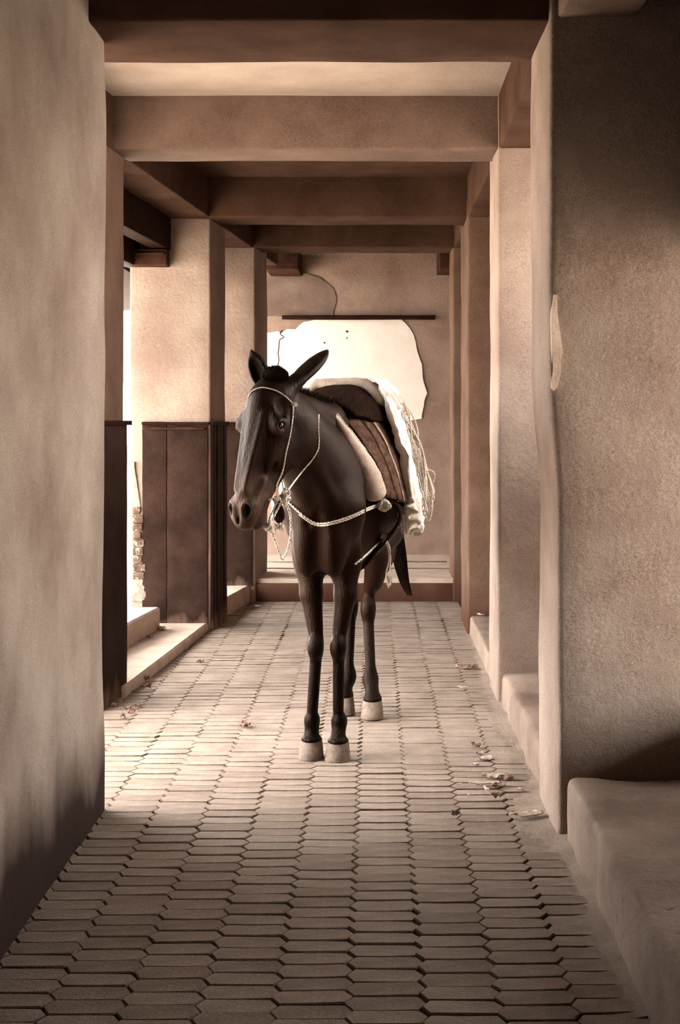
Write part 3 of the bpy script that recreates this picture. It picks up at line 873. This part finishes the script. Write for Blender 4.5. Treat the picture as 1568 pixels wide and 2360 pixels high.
saddle = at_mule('pack_saddle')
tag(saddle, 'worn pack saddle of canvas rolls, striped cloth and grey felt on the mule\'s back', 'saddle')
# dark knitted blanket showing at the withers
v, f = arch_loft([(.185, [(0, 1.425), (.03, 1.415), (.055, 1.395), (.075, 1.37)]), (.30, [(0, 1.485), (.07, 1.47), (.115, 1.42), (.14, 1.36)]), (.46, [(0, 1.505), (.10, 1.495), (.165, 1.43), (.195, 1.35)]), (.62, [(0, 1.50), (.11, 1.49), (.195, 1.41), (.225, 1.33)])], wr=.012)
thick(mesh_obj('dark_blanket', v, f, M['blanket'], saddle), .016)
# striped pad: bands running down the side
st = [(.20, [(0, 1.405), (.03, 1.375), (.116, 1.265), (.185, 1.15), (.212, 1.045)]), (.26, [(0, 1.43), (.06, 1.405), (.150, 1.28), (.215, 1.14), (.245, 1.03)]), (.33, [(0, 1.45), (.085, 1.42), (.185, 1.28), (.24, 1.14), (.268, 1.02)]), (.42, [(0, 1.46), (.10, 1.43), (.205, 1.28), (.262, 1.13), (.285, 1.00)])]
bands = [(0, .30, 'stripe'), (.30, .36, 'stripe_dark'), (.36, .56, 'stripe'), (.56, .62, 'stripe_dark'), (.62, .68, 'stripe_pale'), (.68, .88, 'stripe'), (.88, 1.0, 'stripe_dark')]
def lerp_st(q):
    q = q*(len(st)-1); i = min(int(q), len(st)-2); t = q-i
    a, b = st[i], st[i+1]
    return (a[0]+(b[0]-a[0])*t, [((x0+(x1-x0)*t), (z0+(z1-z0)*t)) for (x0, z0), (x1, z1) in zip(a[1], b[1])])
for i, (a, b, m) in enumerate(bands):
    v, f = arch_loft([lerp_st(a), lerp_st((a+b)/2), lerp_st(b)], wr=.007, n_len=6, seed=0)
    thick(mesh_obj('cloth_band', v, f, M[m], saddle), .012)
v, f = arch_loft([(.38, [(0, 1.45), (.10, 1.42), (.200, 1.27), (.255, 1.13), (.278, 1.01)]), (.60, [(0, 1.46), (.11, 1.43), (.215, 1.28), (.27, 1.13), (.292, 1.0)]), (.85, [(0, 1.45), (.11, 1.43), (.215, 1.28), (.265, 1.13), (.285, 1.0)])], wr=.006)
thick(mesh_obj('under_pad', v, f, M['blanket'], saddle), .010)
# front roll, fat at the bottom, both sides
for s in (-1, 1):
    ctr = catmull([(s*.006, .115, 1.385), (s*.062, .120, 1.292), (s*.114, .135, 1.196), (s*.152, .150, 1.120), (s*.182, .158, 1.030)], 9)
    n = len(ctr); V, Fc = [], []; S = 16
    for i, p in enumerate(ctr):
        t = i/(n-1); w = .006+.043*math.sin(min(1, t*1.35)*PI/2)**1.1; w *= (1 if t < .86 else max(.25, math.sqrt(1-((t-.86)/.145)**2))); h_ = w*.95
        tan_ = (ctr[min(i+1, n-1)]-ctr[max(i-1, 0)]).normalized()
        a = Vector((s*.72, .65, .35)); a = (a-tan_*a.dot(tan_)).normalized(); b = tan_.cross(a)
        for k in range(S):
            an = 2*PI*k/S
            q = p+Vector((s*.006, -.008, .004))+a*math.cos(an)*w+b*math.sin(an)*h_
            q += (a*math.cos(an)+b*math.sin(an))*.004*noise.noise(q*30)
            V.append(q)
    for i in range(n-1):
        for k in range(S):
            k2 = (k+1) % S; Fc.append((i*S+k, i*S+k2, (i+1)*S+k2, (i+1)*S+k))
    Fc.append(tuple(range(S))); Fc.append(tuple((n-1)*S+k for k in range(S-1, -1, -1)))
    ro = mesh_obj('front_roll', V, Fc, M['leather'], saddle)
    tag(ro, 'pale canvas roll stitched along its rear edge')
    seam = [V[i*S+0]+Vector((s*.002, .0, .004)) for i in range(1, n)]
    vv, ff = rope_geo(seam, .0042, 2, sides=5, n=3); mesh_obj('seam', vv, ff, M['rope'], ro)
    sm2 = [V[i*S+14 if s > 0 else i*S+2]+Vector((0, -.002, .001)) for i in range(2, n)]
    vv, ff = tube(sm2, .0022, 5); mesh_obj('stitching', vv, ff, M['leather'], ro)
# grey felt pad on top
v, f = arch_loft([(.36, [(0, 1.515), (.09, 1.512), (.125, 1.49), (.165, 1.44)]), (.44, [(0, 1.528), (.11, 1.522), (.155, 1.495), (.205, 1.42)]), (.62, [(0, 1.532), (.12, 1.526), (.172, 1.49), (.225, 1.40)]), (.84, [(0, 1.52), (.12, 1.515), (.175, 1.48), (.235, 1.38)])], wr=.006)
thick(mesh_obj('felt_pad', v, f, M['pad'], saddle), .028, 0)
# white cloth hanging over the flank in folds
def drape(name, s0, s1, top, low, n=40, m=64, seed=0, amp=.012, par=saddle, side=1, mm='fleece'):
    V, Fc = [], []
    for i in range(m+1):
        t = i/m
        for j in range(n+1):
            q = j/n; s = s0+(s1-s0)*q
            pts = top if t < 0 else None
            # side profile
            prof = [(.11, 1.545), (.160, 1.515), (.200, 1.43), (.236, 1.30), (.268, 1.17), (.290, 1.04), (.296, .93), (.290, .86)]
            x = low[0]+(low[1]-low[0])*q
            d = t*x*(len(prof)-1); k_ = min(int(d), len(prof)-2); u = d-k_
            px_, pz_ = prof[k_][0]*(1-u)+prof[k_+1][0]*u, prof[k_][1]*(1-u)+prof[k_+1][1]*u
            fold = amp*(.3+t)*math.sin(q*29+seed+1.6*math.sin(t*4))+1.3*amp*noise.noise(Vector((q*12, t*9, seed)))+.5*amp*noise.noise(Vector((q*30, t*22, seed)))
            V.append(Vector((side*(px_+.006+fold), s+.02*noise.noise(Vector((q*3, t*4, seed+2))), pz_-.06*abs(noise.noise(Vector((q*9, 2, seed))))*t)))
    for i in range(m):
        for j in range(n):
            a = i*(n+1)+j; Fc.append((a, a+1, a+n+2, a+n+1))
    return thick(mesh_obj(name, V, Fc, M[mm], par), .006, 0)
dr = drape('white_cloth', .36, .62, None, (.72, 1.0), seed=1, amp=.017)
drape('white_cloth', .55, .80, None, (.95, .8), seed=4, amp=.016)
drape('white_cloth', .46, .80, None, (.85, .9), seed=7, side=-1)

# --- hanging rope hank on the flank
hank = at_mule('rope_hank')
tag(hank, 'loose hank of pale rope loops hanging down behind the saddle', 'rope')
rk = random.Random(21)
for i in range(26):
    top = ML(rk.uniform(900, 940), rk.uniform(930, 1040), 6.36+rk.uniform(-.03, .08)); bx = rk.uniform(925, 990); by = rk.uniform(1120, 1208)
    if i < 5: bx = 960+8*i; by = (1208, 1190, 1203, 1160, 1120)[i]
    Yb = 6.36+rk.uniform(-.02, .10)
    w = rk.uniform(6, 13)
    b = ML(bx, by, Yb); l = ML(bx-w, by-28, Yb+.01); r = ML(bx+w, by-30, Yb-.01)
    m1 = ML(top and (VX+0)+(925-VX)+rk.uniform(5, 30), 1040+rk.uniform(-20, 20), 6.38); m2 = ML(955+rk.uniform(-8, 22), 1045+rk.uniform(-20, 20), 6.42)
    vv, ff = rope_geo([top, m1, l, b, r, m2, top+Vector((.012, .02, .01))], rk.uniform(.0032, .0050), 2, sides=5, n=7)
    mesh_obj('rope_loop', vv, ff, M['rope'], hank)
# two thin loops standing out at the top
for pts in ([(905, 925), (935, 935), (955, 965), (964, 1000), (960, 1030), (972, 1070), (985, 1110)], [(905, 925), (922, 970), (938, 1010), (950, 1060), (975, 1110), (990, 1150), (995, 1180), (988, 1200), (975, 1180)]):
    vv, ff = rope_geo([ML(x, y, 6.42) for x, y in pts], .0036, 2, sides=5); mesh_obj('rope_loop', vv, ff, M['rope'], hank)
def g_fr(i):
    a = ML(rk.uniform(915, 965), rk.uniform(1020, 1170), 6.33+rk.uniform(0, .06)); L = rk.uniform(.03, .08)
    return [a, a+Vector((rk.gauss(.008, .008), rk.gauss(0, .006), -L*.5)), a+Vector((rk.gauss(.014, .016), rk.gauss(0, .01), -L))]
strands('frayed_fringe', g_fr, 420, .0024, M['rope'], hank)

def knot(px, py, Y, r, parent, seed=0, n=7, body_fit=False):
    "a tangle of turns"
    c = on_body(px, py, r*1.0, Y) if body_fit else ML(px, py, Y)
    rr = random.Random(seed); parts = []
    for i in range(n):
        ax = Vector((rr.gauss(0, 1), rr.gauss(0, 1), rr.gauss(0, 1))).normalized(); a = ax.orthogonal().normalized(); b = ax.cross(a)
        k = rr.uniform(.6, 1.0); ce = c+Vector((rr.gauss(0, .25), rr.gauss(0, .2), rr.gauss(0, .25)))*r
        pts = [ce+(a*math.cos(t*2*PI/10)+b*math.sin(t*2*PI/10))*r*k*.75+ax*r*.1*t/5 for t in range(10)]
        parts.append(rope_geo(pts, r*.26, 2, sides=5, n=2))
    v, f = join(parts); return mesh_obj('knot', v, f, M['rope'], parent)
def body_rope(name, pts, r, parent, strands_=2, lift=None, Yd=6.0):
    lift = lift or r*1.1
    path = catmull([Vector((x, y, 0)) for x, y in pts], 3)
    q = [on_body(p.x, p.y, lift, Yd) for p in path]
    # pull steps in depth straight where the rope bridges a hollow
    for _ in range(2):
        for i in range(1, len(q)-1):
            m_ = (q[i-1]+q[i+1])*.5
            if (m_-cam_l).length < (q[i]-cam_l).length: 
                d = (q[i]-cam_l).normalized(); q[i] = cam_l+d*(m_-cam_l).length
    vv, ff = rope_geo(q, r, strands_, sides=5, n=3); return mesh_obj(name, vv, ff, M['rope'], parent)
# --- halter of thin pale rope on the head
halter = at_mule('rope_halter')
tag(halter, 'thin pale rope halter round the mule\'s forehead, cheek and chin', 'halter')
body_rope('brow_rope', [(572, 915), (580, 903), (592, 896), (606, 893), (622, 896), (640, 902), (656, 912), (668, 923), (676, 932)], .0028, halter)
body_rope('cheek_rope', [(676, 932), (675, 960), (671, 990), (665, 1020), (659, 1045), (654, 1075), (648, 1095), (640, 1112), (636, 1130)], .0036, halter)
knot(676, 931, 5.3, .010, halter, 3, 4, True)
body_rope('chin_rope', [(618, 1152), (630, 1150), (640, 1156)], .0035, halter, Yd=5.28)
knot(640, 1150, 5.28, .014, halter, 5, 5)
knot(619, 1212, 5.30, .018, halter, 6, 6)
bm = bmesh.new(); bmesh.ops.create_uvsphere(bm, u_segments=16, v_segments=10, radius=1)
cc = ML(643, 1184, 5.345)
for vv in bm.verts: vv.co = cc+Vector((vv.co.x*.022*(1+.2*noise.noise(vv.co*3)), vv.co.y*.010, vv.co.z*.036))
em = bpy.data.meshes.new('chin_pad'); bm.to_mesh(em); bm.free(); em.materials.append(M['blanket'])
eo = bpy.data.objects.new('chin_pad', em); C.objects.link(eo); eo.parent = halter
v, f = rope_geo([ML(638, 1155, 5.28), ML(630, 1175, 5.30), ML(622, 1195, 5.30), ML(619, 1212, 5.30)], .004, 2); mesh_obj('chin_rope', v, f, M['rope'], halter)
v, f = rope_geo([ML(655, 1150, 5.32), ML(645, 1165, 5.33), ML(632, 1190, 5.32), ML(619, 1212, 5.30)], .004, 2); mesh_obj('chin_rope', v, f, M['rope'], halter)
# --- lead rope hanging below the chin
lead = at_mule('lead_rope')
tag(lead, 'pale lead rope hanging in a long loop under the mule\'s chin', 'rope')
v, f = rope_geo([ML(655, 1150, 5.34), ML(668, 1182, 5.36), ML(671, 1215, 5.38), ML(668, 1248, 5.40), ML(660, 1276, 5.40), ML(651, 1290, 5.38), ML(645, 1276, 5.36), ML(634, 1245, 5.33), ML(620, 1215, 5.30)], .0050, 2, sides=6); mesh_obj('rope', v, f, M['rope'], lead)
k_ = knot(656, 1148, 5.33, .024, lead, 8, 9)
v, f = rope_geo([ML(656, 1145, 5.33), ML(653, 1125, 5.33), ML(650, 1106, 5.33)], .003, 2, sides=5); mesh_obj('rope_end', v, f, M['rope'], lead)
body_rope('neck_rope', [(735, 956), (734, 985), (735, 1015), (733, 1036), (722, 1056), (706, 1076), (690, 1096), (675, 1116), (664, 1132)], .0036, lead)
def g_fz(i):
    a = ML(rh.uniform(625, 655), rh.uniform(1205, 1216), 5.32); d = Vector((rh.gauss(0, .4), rh.gauss(0, .3), -1)).normalized()
    return [a, a+d*.012, a+d*.022+Vector((rh.gauss(0, .004), 0, 0))]
strands('frayed_fringe', g_fz, 50, .0016, M['rope'], lead)
# --- breast rope
breast = at_mule('breast_rope')
tag(breast, 'thick doubled pale rope looped across the mule\'s breast to the saddle', 'rope')
bp_ = [(658, 1152), (672, 1166), (690, 1183), (708, 1197), (726, 1207), (745, 1209), (768, 1205), (795, 1197), (820, 1187), (845, 1175), (868, 1166), (886, 1162)]
body_rope('rope', [(x, y-2) for x, y in bp_], .0044, breast, 2, .008)
body_rope('rope', [(x, y+2.6) for x, y in bp_[2:]], .0038, breast, 2, .010)
cp = [on_body(886, 1163, .03, 6.0)]
knot(886, 1164, 5.98, .030, breast, 12, 11)
v, f = rope_geo([ML(886, 1162, 5.98), ML(905, 1150, 6.05), ML(930, 1142, 6.15), ML(950, 1150, 6.3)], .0055, 2, sides=5); mesh_obj('rope', v, f, M['rope'], breast)
v, f = rope_geo([ML(888, 1166, 5.98), ML(905, 1158, 6.05), ML(925, 1155, 6.15), ML(948, 1165, 6.3)], .0040, 2, sides=5); mesh_obj('rope', v, f, M['rope'], breast)
# dark strap and cloth tassel below the pad
strap = at_mule('girth_strap')
tag(strap, 'dark girth strap with a white tassel hanging below the saddle pad', 'strap')
V, Fc = [], []
prof = [(.225, .27, 1.045), (.262, .30, 1.00), (.262, .34, .95), (.235, .37, .90), (.18, .39, .83), (.10, .40, .765), (0, .40, .745)]
cv = catmull(prof, 5); cvw = [push_out(p, .008) for p in cv]
for p in cvw:
    for dy, dn in ((-.045, 0), (.045, 0)): V.append(p+Vector((0, dy, 0)))
for i in range(len(cvw)-1): Fc.append((2*i, 2*i+1, 2*i+3, 2*i+2))
thick(mesh_obj('strap', V, Fc, M['blanket'], strap), .008, 1)
def g_ts(i):
    a = ML(rk.uniform(912, 945), rk.uniform(1165, 1190), 6.25+rk.uniform(0, .05)); e = ML(rk.uniform(925, 940), rk.uniform(1205, 1235), 6.27)
    return [a, a.lerp(e, .5)+Vector((rk.gauss(.004, .006), 0, 0)), e]
strands('tassel', g_ts, 160, .0035, M['fleece'], strap)
# --- belly rope with hanging ends
belly = at_mule('belly_rope')
tag(belly, 'pale girth rope under the mule\'s belly with knotted ends hanging down', 'rope')
body_rope('rope', [(818, 1301), (832, 1290), (848, 1276), (864, 1260), (878, 1247), (887, 1240)], .0050, belly, 2, Yd=6.15)
kp = ML(887, 1240, 6.13)
knot(887, 1239, 6.13, .018, belly, 14, 6)
v, f = rope_geo([ML(887, 1240, 6.13), ML(905, 1222, 6.15), ML(918, 1214, 6.2)], .0045, 2, sides=5); mesh_obj('rope', v, f, M['rope'], belly)
for pts in ([(887, 1240), (897, 1258), (900, 1285), (899, 1315), (901, 1345)], [(886, 1242), (894, 1262), (897, 1290), (891, 1320), (893, 1340), (901, 1348)]):
    v, f = rope_geo([ML(x, y, 6.12) for x, y in pts], .0036, 2, sides=5); mesh_obj('rope_end', v, f, M['rope'], belly)
def g_te(i):
    a = ML(rk.uniform(893, 902), rk.uniform(1325, 1345), 6.12); return [a, a+Vector((rk.gauss(0, .004), 0, -.012)), a+Vector((rk.gauss(0, .006), 0, -.022))]
strands('frayed_fringe', g_te, 40, .0015, M['rope'], belly)

# ================================================================= LITTER
rl = random.Random(40)
def scrap(name, px, py, w, d, hgt, m, label, cat, group=None, crumple=.5, zoff=0.0, rz=None):
    "irregular crumpled sheet, resting on the floor at the given place"
    Y = (EYE-zoff)*F/(py-VY); X = (px-VX)*Y/F
    n = 7; V, Fc = [], []; sd_ = rl.random()*50; rz = rl.uniform(0, PI) if rz is None else rz
    for i in range(n+1):
        for j in range(n+1):
            u, v_ = i/n*2-1, j/n*2-1
            k = 1-.35*abs(noise.noise(Vector((u*1.3, v_*1.3, sd_))))
            if abs(u) == 1 or abs(v_) == 1: k *= rl.uniform(.8, 1.05)
            sq = math.sqrt(max(.0, 1-.35*min(u*u, v_*v_)*2))
            z = hgt*(.25+crumple*(noise.noise(Vector((u*2.1, v_*2.1, sd_+9)))+.2*(u*u-v_*v_)))
            V.append(Vector((u*w/2*k*sq, v_*d/2*k*sq, z)))
    for i in range(n):
        for j in range(n):
            a = i*(n+1)+j; Fc.append((a, a+n+1, a+n+2, a+1))
    mz = min(q.z for q in V)
    for q in V: q.z -= mz
    o = mesh_obj(name, V, Fc, m)
    o.location = (X, Y, zoff+.007); o.rotation_euler = (0, 0, rz)
    thick(o, .0015, 0)
    tag(o, label, cat, group); return o
scrap('paper_scrap', 1215, 1884, .135, .07, .022, M['paper'], 'pointed pale paper scrap leaning at the foot of the nearest right pier', 'paper', rz=.15)
scrap('paper_scrap', 1120, 1755, .075, .06, .030, M['paper'], 'folded pale paper scrap, farthest of the litter pile by the right kerb', 'paper')
scrap('paper_scrap', 1105, 1742, .05, .03, .02, M['paper'], 'small curled strip just behind the folded paper scrap', 'paper')
scrap('paper_scrap', 1098, 1768, .035, .02, .02, M['paper'], 'tiny white paper bit in front of the folded paper scrap', 'paper')
scrap('paper_wrapper', 1135, 1796, .10, .045, .035, M['paper'], 'crushed white wrapper on top of the litter pile by the right kerb', 'wrapper')
scrap('dry_leaf', 1170, 1798, .075, .05, .035, M['leaf'], 'curled dark dry leaf to the right of the crushed white wrapper', 'leaf')
scrap('paper_scrap', 1120, 1812, .16, .022, .018, M['paper'], 'long thin pale strip lying across the litter pile', 'paper', rz=.05)
scrap('dry_leaf', 1150, 1816, .09, .05, .03, M['leaf'], 'broad dry leaf under the front of the litter pile', 'leaf')
scrap('paper_scrap', 1122, 1826, .06, .02, .02, M['paper'], 'small pale curl at the front edge of the litter pile', 'paper')
scrap('dry_leaf', 1145, 1842, .055, .035, .035, M['leaf'], 'dark folded leaf lying in front of the litter pile', 'leaf')
scrap('paper_scrap', 1082, 1837, .035, .012, .010, M['paper'], 'short white sliver left of the dark folded leaf', 'paper')
scrap('paper_scrap', 1200, 1824, .03, .02, .02, M['paper'], 'small white bit between the litter pile and the right kerb', 'paper')
scrap('stone', 1050, 1886, .035, .03, .035, M['kerb'], 'small pale pebble on the paving left of the pointed paper scrap', 'stone')
scrap('paper_scrap', 1060, 1812, .03, .012, .01, M['paper'], 'flat white chip left of the litter pile', 'paper')
scrap('dry_leaf', 1098, 1728, .05, .04, .035, M['leaf'], 'small dark leaf behind the litter pile', 'leaf')
scrap('dry_leaf', 1075, 1543, .15, .08, .03, M['leaf'], 'spread dry leaf on the paving before the second right pier', 'leaf')
scrap('paper_scrap', 1085, 1540, .05, .03, .02, M['paper'], 'pale scrap caught on the spread dry leaf', 'paper')
scrap('paper_scrap', 1068, 1588, .07, .03, .015, M['paper'], 'flat pale scrap on the paving beside the second right kerb', 'paper')
scrap('dry_leaf', 565, 1678, .09, .055, .040, M['leaf'], 'crumpled dry leaf alone on the paving left of the front hooves', 'leaf')
scrap('dry_leaf', 462, 1530, .05, .035, .030, M['leaf'], 'small dark leaf on the bright paving right of the lower step', 'leaf')
scrap('dry_leaf', 338, 1592, .07, .05, .055, M['leaf'], 'round dark pod-like leaf at the foot of the lower step', 'leaf')
scrap('dry_leaf', 335, 1572, .05, .03, .050, M['leaf'], 'upright curled leaf against the lower step', 'leaf')
for (x, y, w_, lb) in ((262, 1632, .05, 'leftmost curled leaf of the heap at the foot of the dark left pier'),
                   (277, 1622, .04, 'small leaf at the back of the heap by the dark left pier'),
                   (294, 1638, .05, 'curled leaf in the middle of the heap by the dark left pier'),
                   (318, 1632, .055, 'rightmost leaf of the heap at the foot of the dark left pier'),
                   (303, 1649, .04, 'small leaf at the front right of the heap by the dark left pier'),
                   (282, 1658, .045, 'foremost leaf of the heap at the foot of the dark left pier')):
    scrap('dry_leaf', x, y, w_, .03, .035, M['leaf'], lb, 'leaf', 'leaves heaped at the foot of the left pier')
scrap('paper_scrap', 374, 1452, .09, .05, .03, M['paper'], 'white crumpled scrap on the lower step beside the upper kerb', 'paper', zoff=.055)
scrap('paper_scrap', 345, 1474, .06, .05, .035, M['leaf'], 'pale leaf scrap on the lower step left of the white scrap', 'paper', zoff=.055)
scrap('paper_scrap', 612, 1382, .11, .04, .05, M['paper'], 'white crumpled paper against the riser of the end platform', 'paper')
scrap('paper_scrap', 592, 1400, .06, .04, .02, M['paper'], 'small pale scrap in front of the far crumpled paper', 'paper')
scrap('dry_leaf', 1108, 1420, .07, .03, .02, M['paper'], 'pale strip lying on top of the farthest right kerb', 'paper', zoff=.12)
# dust drifted along the right kerb
V, Fc = [], []
for i in range(120):
    y = 3.3+i*.05
    for j in range(6):
        q = j/5; w = .10+.05*noise.noise(Vector((0, y*1.3, 2)))
        V.append(Vector((.66-q*(w+.05), y, -.004+(1-q)**1.6*(.018+.012*noise.noise(Vector((q, y*2.2, 4)))))))
for i in range(119):
    for j in range(5):
        a = i*6+j; Fc.append((a, a+6, a+7, a+1))
o = mesh_obj('dust_drift', V, Fc, M['paver']); tag(o, 'sandy dust drifted along the foot of the right kerb', 'dust', kind='stuff')
